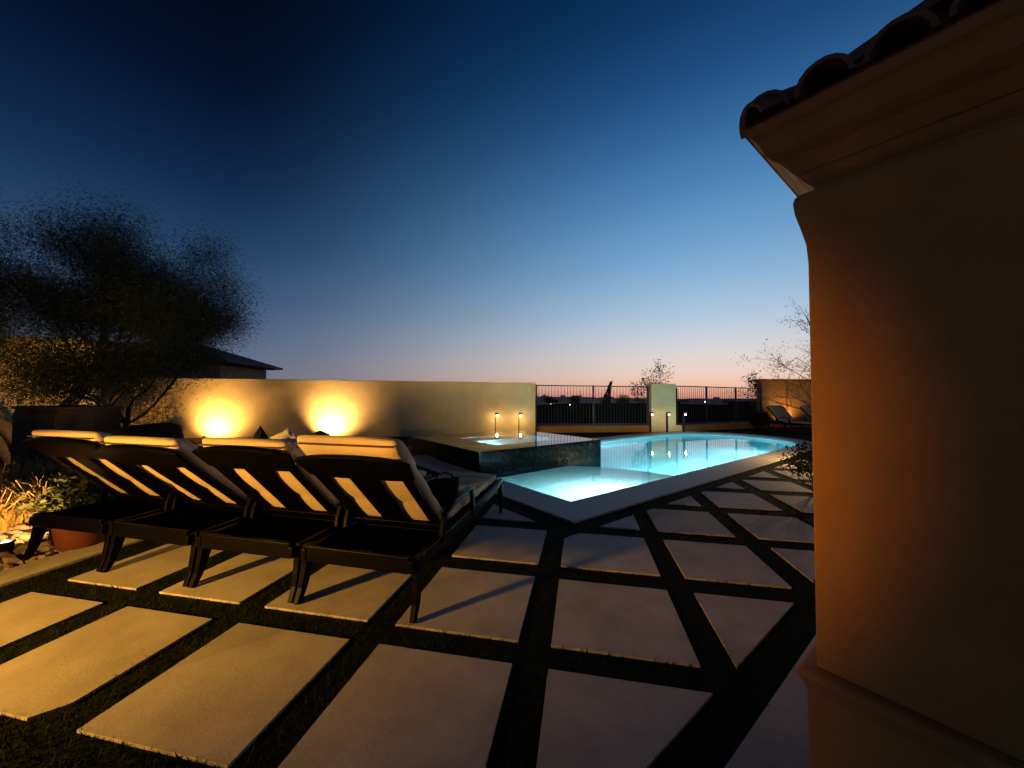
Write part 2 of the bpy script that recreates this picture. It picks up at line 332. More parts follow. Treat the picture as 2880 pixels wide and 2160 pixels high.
# ---------------------------------------------------------------- pool
def loft_outline(o0, o1, z0, z1, mb):
    n = len(o0); vs = [(*PA(*p), z0) for p in o0] + [(*PA(*p), z1) for p in o1]
    mb.add(vs, [(i, (i + 1) % n, n + (i + 1) % n, n + i) for i in range(n)])
mb = MB(); o_in = pool_outline(0); o_out = pool_outline(.55)
n = len(o_in)
def ring(mb, oa, ob, z):
    vs = [(*PA(*p), z) for p in oa] + [(*PA(*p), z) for p in ob]; mb.add(vs, [(i, (i + 1) % n, n + (i + 1) % n, n + i) for i in range(n)])
ring(mb, o_in, o_out, .012); loft_outline(o_in, o_in, -.05, .012, mb); loft_outline(o_out, o_out, -.05, .012, mb); ring(mb, o_in, o_out, -.05)
tag(mb.build('pool_coping', COPING, bevel=.008), kind='structure')
mb = MB(); FLOOR = -1.35; oi2 = pool_outline(.012)
loft_outline(oi2, oi2, FLOOR, -.052, mb); mb.add([(*PA(*p), FLOOR) for p in oi2], [tuple(range(n))])
# shallow shelf with a curved edge in the near corner
sh = [(POOL_A0 + .0, POOL_N0 + .0)]; sr = []
for k in range(17):
    t = k / 16; sr.append((POOL_A0 + 3.5 - 1.0 * t ** 2.2, POOL_N0 + 2.36 * t))
sh = [(POOL_A0 + .01, POOL_N0 + .01)] + [(a, max(nn, POOL_N0 + .01)) for a, nn in sr] + [(POOL_A0 + .01, POOL_N0 + 2.36)]
mb.prism([PA(*p) for p in sh], FLOOR + .01, -.46)
tag(mb.build('pool_basin', PLASTER), kind='structure')
mb = MB(); ow = pool_outline(.03); mb.add([(*PA(*p), -.075) for p in ow] + [(*PA(*p), -1.6) for p in ow], [tuple(range(n)), tuple(range(n, 2 * n))[::-1]] + [(i, n + i, n + (i + 1) % n, (i + 1) % n) for i in range(n)])
tag(mb.build('pool_water', WATER), kind='structure')

def lamp(name, loc, power, col, parent=None, rad=.05, kind='POINT', aim=None, size=60, blend=.6):
    l = bpy.data.lights.new(name, kind); l.energy = power; l.color = col; l.shadow_soft_size = rad
    if kind == 'SPOT': l.spot_size = R(size); l.spot_blend = blend
    o = bpy.data.objects.new(name, l); C.objects.link(o); o.location = loc
    if aim is not None: o.rotation_euler = (Vector(aim) - Vector(loc)).to_track_quat('-Z', 'Y').to_euler()
    if parent: o.parent = parent
    return o
# underwater lamps set in the near wall, below the coping
POOL_COL = (.80, .97, 1.0)
for a, nn, z, pw in ((4.9, 3.40, -.16, 360), (7.4, 3.42, -.45, 430), (9.7, 3.42, -.45, 320), (12.2, 3.42, -.45, 300)):
    x, y = PA(a, nn); t = thing('pool_light', (x, y, z), A0, 'round underwater lamp set in the near pool wall', 'pool light', 'underwater lamps in the near pool wall')
    mb = MB(); mb.lathe([(.0, 0), (.05, 0), (.055, .01), (.055, .03)], n=20); o = mb.build('lens', POOLLENS, t, smooth=True); o.rotation_euler = (R(90), 0, 0); o.location = (0, -.02, 0)
    lamp('pool_lamp', (0, .08, 0), pw, POOL_COL, t, rad=.06, kind='POINT' if z > -.3 else 'SPOT', aim=(.5, 1.0, -.8), size=160, blend=.6)
tmp = 0

# ---------------------------------------------------------------- spa
SA0, SA1, SN0, SN1, STOP = 3.70, 7.26, 5.72, 8.83, .35
spa = thing('spa_tub', (*PA(SA0, SN0), 0), A0, 'raised black tiled spa with a brimming water top beside the pool', 'hot tub')
la, ln = SA1 - SA0, SN1 - SN0
ra0, ra1, rn0, rn1 = .85, 2.75, .62, 2.25
mb = MB()
def rect(x0, y0, x1, y1): return [(x0, y0), (x1, y0), (x1, y1), (x0, y1)]
outer, inner = rect(0, 0, la, ln), rect(ra0, rn0, ra1, rn1)
for zt, zb in ((STOP - .004, -1.34),):
    vs = [(x, y, zt) for x, y in outer] + [(x, y, zt) for x, y in inner] + [(x, y, zb) for x, y in outer]
    mb.add(vs, [(i, (i + 1) % 4, 4 + (i + 1) % 4, 4 + i) for i in range(4)] + [(8 + i, 8 + (i + 1) % 4, (i + 1) % 4, i) for i in range(4)])
mb.build('tiled_wall', TILE, spa)
mb = MB(); ins = rect(ra0, rn0, ra1, rn1)
mb.add([(x, y, STOP - .006) for x, y in ins] + [(x, y, -.45) for x, y in ins], [(i, (i + 1) % 4, 4 + (i + 1) % 4, 4 + i) for i in range(4)] + [(4, 5, 6, 7)])
mb.build('basin', PLASTER, spa)
mb = MB(); mb.box(((la) / 2, ln / 2, STOP - .25), (la - .02, ln - .02, .54)); 
mb = MB(); wv = rect(.012, .012, la - .012, ln - .012)
mb.add([(x, y, STOP + .012) for x, y in wv] + [(x, y, -.6) for x, y in wv], [(0, 1, 2, 3), (7, 6, 5, 4)] + [(i, 4 + i, 4 + (i + 1) % 4, (i + 1) % 4) for i in range(4)])
mb.build('spa_water', SPAWATER, spa)
lamp('spa_lamp', (ra0 + .2, (rn0 + rn1) / 2, -.22), 40, (.7, .93, 1.0), spa, rad=.08)

# ---------------------------------------------------------------- garden wall, pier, fence, kerbs
wx0, wy0, wx1, wy1 = -16.0, 13.18 - .139 * 16.0, .87, 13.301
wl = math.hypot(wx1 - wx0, wy1 - wy0); wrz = math.atan2(wy1 - wy0, wx1 - wx0)
mb = MB(); mb.box((wl / 2, .11, .95), (wl, .22, 1.94))
o = mb.build('garden_wall', STUCCO, bevel=.012); o.location = (wx0, wy0, 0); o.rotation_euler = (0, 0, wrz)
tag(o, 'long tan stucco garden wall with two bright pools of light, behind the spa', 'wall')
mb = MB(); mb.box((0, 0, 1.33), (5.0, .3, 2.70))
o = mb.build('garden_wall', STUCCO, bevel=.015); o.location = (-12.35, 8.3, 0); o.rotation_euler = (0, 0, R(4)); tag(o, 'taller stucco wall at the far left behind the leafy tree', 'wall')
# pier
pier = thing('wall_pier', (6.27, 15.25, 0), R(2), 'square tan stucco pier standing between the two fence panels', 'pier')
mb = MB(); mb.box((0, 0, .98), (1.04, .5, 2.0)); mb.build('shaft', STUCCO, pier, bevel=.02)
mb = MB(); mb.box((.66, .02, .13), (.27, .4, .26)); mb.build('plinth', STUCCO, pier, bevel=.01)
mb = MB(); mb.box((.62, .06, 1.04), (.18, .12, 1.55)); mb.build('gate_post', METAL, pier)
def fence(x0, y0, x1, y1, z0, z1, label, gap=.132):
    L = math.hypot(x1 - x0, y1 - y0); t = thing('railing_fence', (x0, y0, 0), math.atan2(y1 - y0, x1 - x0), label, 'fence', 'railing fences either side of the pier')
    mb = MB(); mb.box((L / 2, 0, z1), (L, .045, .04)); mb.build('top_rail', RAIL, t)
    mb = MB(); mb.box((L / 2, 0, z0 + .08), (L, .04, .035)); mb.build('bottom_rail', RAIL, t)
    mb = MB(); k = 0; x = gap
    while x < L - .05:
        mb.box((x, 0, (z0 + .1 + z1 - .02) / 2), (.013, .013, z1 - z0 - .12)); x += gap
    o = mb.build('pickets', RAIL, t); 
    if L / gap > 100: o['kind'] = 'stuff'
    npst = max(1, round(L / 2.4))
    for i in range(npst + 1):
        xx = min(max(L * i / npst, .03), L - .03)
        MB().box((xx, 0, z1 / 2 + .02), (.055, .055, z1 + .02)).build('post', RAIL, t)
fence(.95, 14.55, 5.73, 15.2, .22, 1.86, 'dark picket railing between the long wall and the pier')
fence(6.85, 15.3, 12.4, 18.0, .22, 1.90, 'dark picket railing to the right of the pier')
def kerbwall(x0, y0, x1, y1, h, th, label):
    L = math.hypot(x1 - x0, y1 - y0); mb = MB(); mb.box((L / 2, th / 2, h / 2 - .03), (L, th, h + .06)); o = mb.build('low_wall', STUCCO2, bevel=.012)
    o.location = (x0, y0, 0); o.rotation_euler = (0, 0, math.atan2(y1 - y0, x1 - x0)); tag(o, label, 'low wall', 'low walls under the railings')
kerbwall(.95, 14.3, 5.72, 14.98, .24, .45, 'low orange lit stucco wall under the railing left of the pier')
kerbwall(6.95, 15.1, 12.4, 17.75, .24, .45, 'low brown stucco wall under the railing right of the pier')
# wall with pilasters on the far right
pw = thing('pilaster_wall', (12.45, 18.2, 0), R(0), 'stucco wall with pilasters and a projecting cap at the far right', 'wall')
mb = MB(); mb.box((3, .15, 1.12), (6, .22, 2.26)); mb.build('panel', STUCCO2, pw)
for x in (.2, 1.42, 3.2):
    MB().box((x, .1, 1.12), (.34 if x < 1 else .2, .42, 2.262)).build('pilaster', STUCCO2, pw, bevel=.01)
mb = MB(); mb.box((3, .1, 2.32), (6.2, .6, .12)); mb.box((3, .1, 2.23), (6.1, .5, .07)); mb.build('cap', STUCCO2, pw, bevel=.01)

# house behind the wall
hs = thing('house', (-22.0, 20.0, .62), R(8), 'neighbouring stucco house with a low dark tiled roof behind the wall', 'house')
mb = MB(); mb.box((0, 2.5, 1.2), (10.6, 5, 2.6)); mb.build('wall', HOUSEWALL, hs)
mb = MB(); e = .75; zr = 2.72
vs = [(-5.3 - e, -e, zr), (5.3 + e, -e, zr), (5.3 + e, 5 + e, zr), (-5.3 - e, 5 + e, zr), (-2.6, 2.5, zr + 1.25), (2.6, 2.5, zr + 1.25)]
vs += [(x, y, z - .12) for x, y, z in vs[:4]]
mb.add(vs, [(0, 1, 5, 4), (1, 2, 5), (2, 3, 4, 5), (3, 0, 4), (0, 6, 7, 1), (1, 7, 8, 2), (2, 8, 9, 3), (3, 9, 6, 0), (6, 9, 8, 7)])
mb.build('roof', GREYROOF, hs)
mb = MB(); mb.box((0, 2.5, 2.57), (11.3, 5.7, .05)); mb.build('eave_soffit', HOUSEWALL, hs)

# ---------------------------------------------------------------- house column on the right
cu = Vector((ay, -ax, 0)); cm = Vector((-ax, -ay, 0)); c0 = Vector((1.072, 1.30, .03))
crz = math.atan2(cu.y, cu.x)
col = thing('house_column', c0, crz, 'square stucco house column with moulded cornice and clay tile roof edge', 'column')
# local frame: x along the face to the right, y outward = -cm side; local +y is away from the viewer
def col_prof(prof, mb, wx=1.5, wy=1.2):
    vs = []
    for off, z in prof: vs += [(-off, -off, z), (wx + off, -off, z), (wx + off, wy + off, z), (-off, wy + off, z)]
    m_ = len(prof)
    mb.add(vs, [(i * 4 + k, i * 4 + (k + 1) % 4, (i + 1) * 4 + (k + 1) % 4, (i + 1) * 4 + k) for i in range(m_ - 1) for k in range(4)] + [(3, 2, 1, 0), tuple(range(m_ * 4 - 4, m_ * 4))])
mb = MB(); col_prof([(0, .40), (0, 1.86), (.004, 1.93), (.017, 1.99), (.030, 2.045), (.034, 2.085), (.030, 2.105), (.016, 2.118)], mb); mb.build('shaft', STUCCO2, col, bevel=.006)
mb = MB(); col_prof([(.022, -.05), (.022, .355), (.034, .385), (.046, .405), (.046, .420), (.036, .432), (.012, .438)], mb); mb.build('plinth', STUCCO2, col, bevel=.004)
mb = MB(); col_prof([(-.02, 2.119), (-.017, 2.142), (.006, 2.165), (.020, 2.188), (.026, 2.19), (.045, 2.215), (.062, 2.238), (.082, 2.252), (.098, 2.268), (.104, 2.288), (.112, 2.312), (.122, 2.33), (.136, 2.342), (.146, 2.368), (.146, 2.376)], mb); mb.build('cornice', STUCCO2, col)
mb = MB(); mb.add([(-.16, -.16, 2.373), (1.66, -.16, 2.373), (1.66, 1.36, 2.373), (-.16, 1.36, 2.373), (.75, .6, 2.72)], [(0, 1, 4), (1, 2, 4), (2, 3, 4), (3, 0, 4), (3, 2, 1, 0)])
mb2 = mb
def barrel(mb, p0, p1, r0, r1, n=9, th=.014):
    p0, p1 = Vector(p0), Vector(p1); d = (p1 - p0).normalized(); sx = d.cross(Vector((0, 0, 1))).normalized(); up = sx.cross(d)
    vs = []
    for p, r in ((p0, r0), (p1, r1)):
        for rr in (r, r - th):
            vs += [p + sx * rr * math.cos(math.pi * k / n) + up * rr * math.sin(math.pi * k / n) for k in range(n + 1)]
    q = n + 1; f = []
    for k in range(n): f += [(k, k + 1, 2 * q + k + 1, 2 * q + k), (q + k, 3 * q + k, 3 * q + k + 1, q + k + 1), (k, q + k, q + k + 1, k + 1), (2 * q + k, 2 * q + k + 1, 3 * q + k + 1, 3 * q + k)]
    f += [(0, 2 * q, 3 * q, q), (n, q + n, 3 * q + n, 2 * q + n)]
    mb.add(vs, f)
sl = .36
for i in range(11):
    x = -.09 + .17 * i; jit = random.Random(i).uniform(-.012, .012)
    for cse in range(3):
        y0 = -.135 + jit + .27 * cse; barrel(mb, (x, y0, 2.385 + sl * (y0 + .185)), (x, y0 + .31, 2.365 + sl * (y0 + .185 + .31) - .012), .078, .06)
for i in range(1, 8):
    y = -.13 + .17 * i; jit = random.Random(50 + i).uniform(-.012, .012)
    for cse in range(2):
        x0 = -.125 + jit + .27 * cse; barrel(mb, (x0, y, 2.375 + sl * (x0 + .185)), (x0 + .31, y, 2.365 + sl * (x0 + .185 + .31) - .012), .078, .06)
barrel(mb, (-.13, -.13, 2.392), (.12, .12, 2.52), .075, .062); barrel(mb, (.06, .06, 2.50), (.42, .42, 2.66), .088, .07)
mb.build('tile_roof', ROOF, col)

# ---------------------------------------------------------------- loungers
def cushion(mb, L, w, th, segs, Mt, puff=.018):
    """tufted pad: a closed slab along +y with rounded edges and a soft dip at every seam"""
    ny = segs * 8; prof = []
    vs = []; nu = 20
    for j in range(ny + 1):
        t = j / ny; s = abs(math.sin(math.pi * segs * t)) ** .5; e = min(1, min(t, 1 - t) * L / .03)
        tt = th * (.80 + .20 * s) * (.45 + .55 * math.sqrt(max(0, 1 - (1 - e) ** 2))); ww = w * (.985 + .015 * s) - .02 * (1 - e)
        for k in range(nu):
            a = 2 * math.pi * k / nu; cx, sy = math.cos(a), math.sin(a); pw_ = .34
            vs.append(Mt @ Vector((math.copysign(abs(cx) ** pw_, cx) * ww / 2, t * L, math.copysign(abs(sy) ** .55, sy) * tt / 2 + th / 2)))
    fs = [(j * nu + k, j * nu + (k + 1) % nu, (j + 1) * nu + (k + 1) % nu, (j + 1) * nu + k) for j in range(ny) for k in range(nu)] + [tuple(range(nu))[::-1], tuple(range(ny * nu, (ny + 1) * nu))]
    return mb.add(vs, fs)
PIV = Vector((0, .52, .36)); BT = Vector((0, -.13, .985)); BD = (BT - PIV).normalized(); BN = Vector((0, -BD.z, BD.y)) * -1   # BN: front side of the back (towards feet, up)
BN = Vector((0, BD.z, -BD.y)); BL = (BT - PIV).length
def back_matrix(off=0.0, along=0.0):
    # local y along the back from pivot to top, local z towards the sitter's side
    x = Vector((1, 0, 0)); y = BD; z = x.cross(y)
    if z.y < 0: x = -x; z = x.cross(y)
    M = Matrix((x, y, z)).transposed().to_4x4(); return Matrix.Translation(PIV + y * along + z * off) @ M
def make_lounger(label, shift=0.0, group='loungers in the near row', top=(-.13, .985)):
    global BT, BD, BL
    BT = Vector((0, *top)); BD = (BT - PIV).normalized(); BL = (BT - PIV).length
    t = thing('lounger', (0, 0, 0), 0, label, 'lounger', group)
    mb = MB()
    for s in (-1, 1):
        mb.sweep([(s * .395, -.06, .325), (s * .395, .35, .318), (s * .395, 1.2, .322), (s * .395, 1.9, .345), (s * .395, 2.16, .375)], .042, [.075, .085, .08, .075, .06])
    mb.box((0, -.035, .333), (.77, .035, .105)); mb.box((0, 2.135, .355), (.77, .035, .07))
    for i in range(15): mb.box((0, .57 + i * .1105, .338), (.76, .10, .018))
    mb.build('frame', WOOD, t, bevel=.006)
    MB().box((0, .255, .335), (.76, .53, .012)).build('shade_sheet', SHADEBLACK, t)  # black sheet standing in for the shade below the raised back
    for s in (-1, 1):
        mb = MB(); mb.sweep([(s * .415, .03, .37), (s * .418, .005, .22), (s * .422, -.025, .09), (s * .425, -.065, .0)], [.046, .044, .040, .034], [.095, .07, .05, .038], up=(0, 1, 0)); mb.build('leg', WOOD, t, bevel=.004)
        mb = MB(); mb.sweep([(s * .40, 2.10, .36), (s * .402, 2.12, .2), (s * .405, 2.135, 0)], [.05, .042, .032], [.085, .055, .036], up=(0, 1, 0)); mb.build('leg', WOOD, t, bevel=.004)
        mb = MB(); mb.sweep([(s * .41, .42, .50), (s * .412, .58, .555), (s * .412, .80, .575), (s * .412, .98, .572), (s * .412, 1.075, .555)], [.045, .05, .056, .054, .04], [.03, .032, .03, .03, .024])
        mb.sweep([(s * .412, 1.10, .315), (s * .412, 1.07, .42), (s * .412, 1.035, .56)], [.036, .034, .036], [.085, .055, .05], up=(0, 1, 0))
        mb.sweep([(s * .41, .40, .31), (s * .41, .41, .42), (s * .41, .45, .515)], [.034, .034, .034], [.07, .055, .05], up=(0, 1, 0))
        mb.build('armrest', WOOD, t, bevel=.006)
    M = back_matrix(); mb = MB()
    for x, w in ((-.335, .075), (0, .20), (.335, .075)): mb.box(M @ Vector((x, BL * .48, 0)), (w, BL * .96, .024), M=M.to_3x3().to_4x4())
    mb.box(M @ Vector((0, .05, -.004)), (.74, .10, .03), M=M.to_3x3().to_4x4())
    mb.build('backrest', WOOD, t, bevel=.005)
    # broad curved top rail
    mb = MB(); pts = []
    for i in range(9):
        u = -1 + 2 * i / 8; pts.append(M @ Vector((u * .405, BL * .935 - .035 * u * u, -.012 + .01 * u * u)))
    mb.sweep(pts, .028, [.17, .215, .235, .24, .24, .24, .235, .215, .17], up=BD); mb.build('top_rail', WOOD, t, bevel=.008)
    mb = MB(); cushion(mb, 1.50, .70, .10, 5, Matrix.Translation((0, .66, .362))); mb.build('seat_cushion', FABRIC, t, smooth=True)
    mb = MB(); cushion(mb, BL + .015 + shift, .74, .115, 3, back_matrix(.014, .02)); bc = mb.build('back_cushion', FABRIC, t, smooth=True)
    mb = MB(); Mh = back_matrix(.095, BL - .34 + shift * .9); cushion(mb, .32, .68, .06, 1, Mh); mb.build('head_pillow', FABRIC, t, smooth=True)
    mb = MB(); M2 = back_matrix(.014, .02 + BL + .012 + shift); mb.tube([M2 @ Vector((x / 10 * .35, -.004, .012)) for x in range(-10, 11)], .006, 6)
    mb.build('piping', PIPING, bc)
    return t
CH0 = Vector((-1.0, 2.443, 0)); CHR = -.228; step = Vector((-.877, .203, 0))
near = make_lounger('nearest dark lounger, its cushion riding up above the top rail', .10)
near.location = CH0; near.rotation_euler = (0, 0, CHR)
for k, lb, tp_, dr in ((1, 'second lounger from the pool, a white towel on its back', (-.11, 1.0), .012), (2, 'third lounger from the pool, in front of the black armchair', (-.16, .985), -.012), (3, 'lounger farthest from the pool, beside the terracotta pot', (-.12, 1.005), .015)):
    proto = make_lounger(lb, 0.0, top=tp_); proto.location = CH0 + step * k; proto.rotation_euler = (0, 0, CHR + dr)
for x, y, rz, lb in ((12.1, 16.6, R(180 + 8), 'far lounger nearest the railing fence, in front of the pilaster wall'), (13.3, 16.3, R(180 + 22), 'far lounger closest to the house column, cushion facing the pool')):
    c = copy_tree(proto); c.location = (x, y, 0); c.rotation_euler = (0, 0, rz); c['label'] = lb; c['group'] = 'loungers by the far right wall'
def lounger_pt(k, p):   # a point of a lounger's own frame in the world
    b = CH0 + step * k; c, s = math.cos(CHR), math.sin(CHR); return Vector((b.x + c * p[0] - s * p[1], b.y + s * p[0] + c * p[1], p[2]))

# cloth heaps: a dome with folds
def heap(name, loc, rx, ry, h, m, label, cat, seed, fold=.35, peak=(0, 0), rz=0):
    mb = MB(); n_u, n_v = 28, 10; vs = []
    for j in range(n_v + 1):
        t = j / n_v
        for k in range(n_u):
            a = 2 * math.pi * k / n_u; f = 1 + fold * noise.noise((math.cos(a) * 1.7 + seed, math.sin(a) * 1.7, t * 2.2)) ; r = (1 - t ** 1.6) * f
            z = h * t * (1 + .25 * noise.noise((math.cos(a) * 2 + seed, math.sin(a) * 2, 5 + t)))
            vs.append((rx * r * math.cos(a) + peak[0] * t, ry * r * math.sin(a) + peak[1] * t, z))
    mb.add(vs, [(j * n_u + k, j * n_u + (k + 1) % n_u, (j + 1) * n_u + (k + 1) % n_u, (j + 1) * n_u + k) for j in range(n_v) for k in range(n_u)] + [tuple(range(n_u))[::-1]])
    o = mb.build(name, m, smooth=True); o.location = loc; o.rotation_euler = (0, 0, rz); return tag(o, label, cat)
tp = lounger_pt(1, (.24, .03, 1.02))
heap('towel', tp, .15, .10, .13, TOWEL, 'crumpled white towel on top of the second lounger back', 'towel', 4, .5, (.03, 0), CHR)
tp = lounger_pt(1, (.06, .0, 1.05))
heap('bag', tp, .06, .05, .12, BLACKCLOTH, 'small black pouch standing beside the white towel', 'bag', 9, .4, (.0, 0), CHR)
tp = lounger_pt(0, (-.26, -.10, 1.13))
heap('cap', tp, .06, .05, .035, BLACKCLOTH, 'dark cap lying on top of the nearest lounger back', 'cap', 15, .4, (.02, 0), CHR)
# black bag on the nearest seat
p = lounger_pt(0, (.235, .80, .452)); bag = thing('bag', p, CHR + R(12), 'black open topped tote bag on the seat of the nearest lounger', 'bag')
mb = MB(); M_ = [(.10, .06, 0), (.125, .075, .08), (.135, .075, .17), (.14, .06, .225)]
vs = []
for w, d_, z in M_:
    for k in range(16):
        a = 2 * math.pi * k / 16; vs.append((math.copysign(abs(math.cos(a)) ** .5, math.cos(a)) * w, math.copysign(abs(math.sin(a)) ** .5, math.sin(a)) * d_, z + (.02 * math.cos(a) if z > .2 else 0)))
mb.add(vs, [(j * 16 + k, j * 16 + (k + 1) % 16, (j + 1) * 16 + (k + 1) % 16, (j + 1) * 16 + k) for j in range(3) for k in range(16)] + [tuple(range(16))[::-1]])
mb.build('bag_body', BLACKCLOTH, bag, smooth=True)
mb = MB(); mb.tube([(-.08, .06, .21), (-.06, .08, .25), (0, .085, .27), (.06, .08, .25), (.08, .06, .21)], .008, 6); mb.build('handle', BLACKCLOTH, bag, smooth=True)

# black armchair beyond the third lounger
ac = thing('armchair', (-4.95, 4.75, -.05), R(200), 'black rounded armchair behind the row of loungers', 'armchair')
mb = MB(); mb.box((0, 0, .34), (.66, .66, .16)); mb.build('seat', BLACKCLOTH, ac, bevel=.05)
mb = MB(); pts = [(-.42, -.30, .48), (-.40, -.34, .80), (-.34, -.36, 1.0), (-.2, -.37, 1.05), (.2, -.37, 1.01), (.38, -.35, .96), (.44, -.32, .88), (.46, -.30, .48)]
vs = [(x, y - .05, z) for x, y, z in pts] + [(x, y + .06, z) for x, y, z in pts]; k = len(pts)
mb.add(vs, [tuple(range(k)), tuple(range(k, 2 * k))[::-1]] + [(i, (i + 1) % k, k + (i + 1) % k, k + i) for i in range(k)]); mb.build('backrest', BLACKCLOTH, ac, bevel=.02)
for s in (-1, 1):
    mb = MB(); mb.sweep([(s * .38, -.34, .62), (s * .38, 0, .62), (s * .38, .3, .58)], .09, .10); mb.sweep([(s * .38, .28, .56), (s * .38, .30, .30)], .08, .08, up=(0, 1, 0)); mb.build('armrest', BLACKCLOTH, ac, bevel=.02)
    for q in (-.3, .3): MB().tube([(s * .3, q, 0), (s * .3, q, .27)], [.018, .026], 8).build('leg', WOOD, ac)
# cabinet
cb = thing('storage_cabinet', (-6.75, 5.55, 0), R(-14), 'tall dark wooden storage box standing in front of the leafy tree', 'cabinet')
mb = MB(); mb.box((0, 0, .58), (.95, .70, 1.16)); mb.build('body', CABINET, cb, bevel=.01)
mb = MB(); mb.box((0, 0, 1.185), (1.0, .75, .045)); mb.build('lid', CABINET, cb, bevel=.01)
for x in (-.24, .24):
    f = MB().box((x, -.356, .58), (.45, .022, 1.08)).build('door', CABINET, cb, bevel=.006)
    MB().box((x * .25, -.376, .62), (.018, .02, .14)).build('handle', METAL, f)
# terracotta pot with a dark shrub
def leafmesh(mb, pts, rnd, s0, s1, n_per=1, spread=.0, asp=.42, droop=0.0):
    for p in pts:
        for _ in range(n_per):
            c = Vector(p) + Vector((rnd.gauss(0, 1), rnd.gauss(0, 1), rnd.gauss(0, .8))) * spread
            d = Vector((rnd.gauss(0, 1), rnd.gauss(0, 1), rnd.gauss(0, .8) - droop)).normalized(); q = d.cross(Vector((rnd.gauss(0, 1), rnd.gauss(0, 1), rnd.gauss(0, 1)))).normalized()
            s = rnd.uniform(s0, s1); w = s * asp
            mb.add([c, c + d * s * .5 + q * w * .5, c + d * s, c + d * s * .5 - q * w * .5], [(0, 1, 2, 3)])
def grow(rnd, p, d, L, r, depth, segs, tips, split=3, ang=.6, up=.15, shrink=.72, wob=.18, first=2):
    pts = [Vector(p)]; rad = [r]; d = Vector(d).normalized(); n_s = 5
    for i in range(n_s):
        d = (d + Vector((rnd.gauss(0, wob), rnd.gauss(0, wob), rnd.gauss(0, wob) + up * .3))).normalized(); pts.append(pts[-1] + d * L / n_s); rad.append(r * (1 - .45 * (i + 1) / n_s))
        if depth <= 1: tips.append((pts[-1].copy(), d.copy()))
    segs.append((pts, rad))
    if depth <= 0: return
    for k in range(split):
        i = rnd.randint(first, n_s); axis = Vector((rnd.gauss(0, 1), rnd.gauss(0, 1), rnd.gauss(0, .5))).normalized()
        nd = (d + axis * ang * rnd.uniform(.6, 1.4) + Vector((0, 0, up))).normalized()
        grow(rnd, pts[i], nd, L * shrink * rnd.uniform(.75, 1.15), rad[i] * .62, depth - 1, segs, tips, split, ang, up, shrink, wob)
def tree(name, loc, label, cat, seed, trunks, depth, leaf, lm, bark=BARK, split=3, ang=.6, up=.15, shrink=.72, n_per=3, spread=.12, asp=.42, group=None, wob=.18, tubes=6, first=2):
    rnd = random.Random(seed); t = thing(name, loc, 0, label, cat, group); segs = []; tips = []
    for (px, py, dx, dy, dz, L, r) in trunks: grow(rnd, (px, py, -.03), (dx, dy, dz), L, r, depth, segs, tips, split, ang, up, shrink, wob, first)
    mb = MB()
    for pts, rad in segs: mb.tube(pts, rad, tubes if rad[0] > .012 else 3, cap=False)
    mb.build('trunk' if cat == 'tree' else 'stem', bark, t, smooth=True)
    mb = MB(); leafmesh(mb, [p for p, d in tips], rnd, leaf[0], leaf[1], n_per, spread, asp); mb.build('crown' if cat == 'tree' else 'foliage', lm, t)
    return t
pot = thing('terracotta_pot', (-3.97, 3.40, -.012), 0, 'round terracotta pot beside the farthest lounger', 'pot')
mb = MB(); mb.lathe([(0, 0), (.14, 0), (.155, .02), (.20, .22), (.205, .26), (.225, .265), (.23, .31), (.21, .315), (.20, .27), (0, .265)], n=32); mb.build('pot_body', TERRA, pot, smooth=True)
tree('dark_shrub', (-4.42, 3.72, -.012), 'dark bushy shrub in the gravel left of the terracotta pot', 'shrub', 21, [(0, 0, .3 * math.cos(k), .3 * math.sin(k), 1, .30, .010) for k in range(0, 7)], 2, (.05, .09), LEAFDARK, n_per=4, spread=.06, ang=.9, asp=.5)
# large leafy tree on the left
tree('leafy_tree', (-9.75, 7.3, 0), 'large dark feathery tree leaning over the left wall', 'tree', 5,
     [(0, 0, .12, .05, 1, 2.5, .13), (.25, .1, .50, .1, 1, 2.5, .10), (-.2, 0, -.45, .1, 1, 2.4, .10), (.45, .2, .70, .0, 1, 2.3, .07), (.1, .1, .2, .2, 1, 2.9, .08), (.5, .2, .95, .1, .80, 2.5, .06)], 4, (.03, .09), LEAFDARK, split=4, ang=.74, up=.20, shrink=.60, n_per=46, spread=.27, asp=.13, first=4)
# lit grasses and shrubs by the left wall
def tuft(loc, n_b, h, spread, m, label, seed, group, width=.012):
    rnd = random.Random(seed); mb = MB()
    for i in range(n_b):
        a = rnd.uniform(0, 6.283); l = rnd.uniform(.55, 1) * h; out_ = rnd.uniform(.15, 1) * spread; bx, by = rnd.gauss(0, .05), rnd.gauss(0, .05); pts = []
        for k in range(5):
            t = k / 4; pts.append(Vector((bx + math.cos(a) * out_ * t ** 1.6, by + math.sin(a) * out_ * t ** 1.6, l * (t - .35 * t * t * rnd.uniform(.6, 1.3)))))
        q = Vector((-math.sin(a), math.cos(a), 0)); vs = []
        for k, p_ in enumerate(pts): w = width * (1 - .85 * k / 4); vs += [p_ - q * w, p_ + q * w]
        mb.add(vs, [(2 * k, 2 * k + 1, 2 * k + 3, 2 * k + 2) for k in range(4)])
    o = mb.build('ornamental_grass', m); o.location = loc; return tag(o, label, 'plant', group)
for i, (x, y, h, lb) in enumerate(((-5.15, 4.05, .75, 'lit clump of tan grass right behind the terracotta pot'), (-5.25, 3.75, .62, 'lit grass clump next to the ground spotlight'), (-6.0, 4.35, .85, 'tall lit grass clump below the left wall'), (-6.1, 4.95, .8, 'lit grass clump close to the wooden storage box'))):
    tuft((x, y, -.02), 420, h, .55, LEAFGOLD, lb, 30 + i, 'clumps of grass in the left bed')
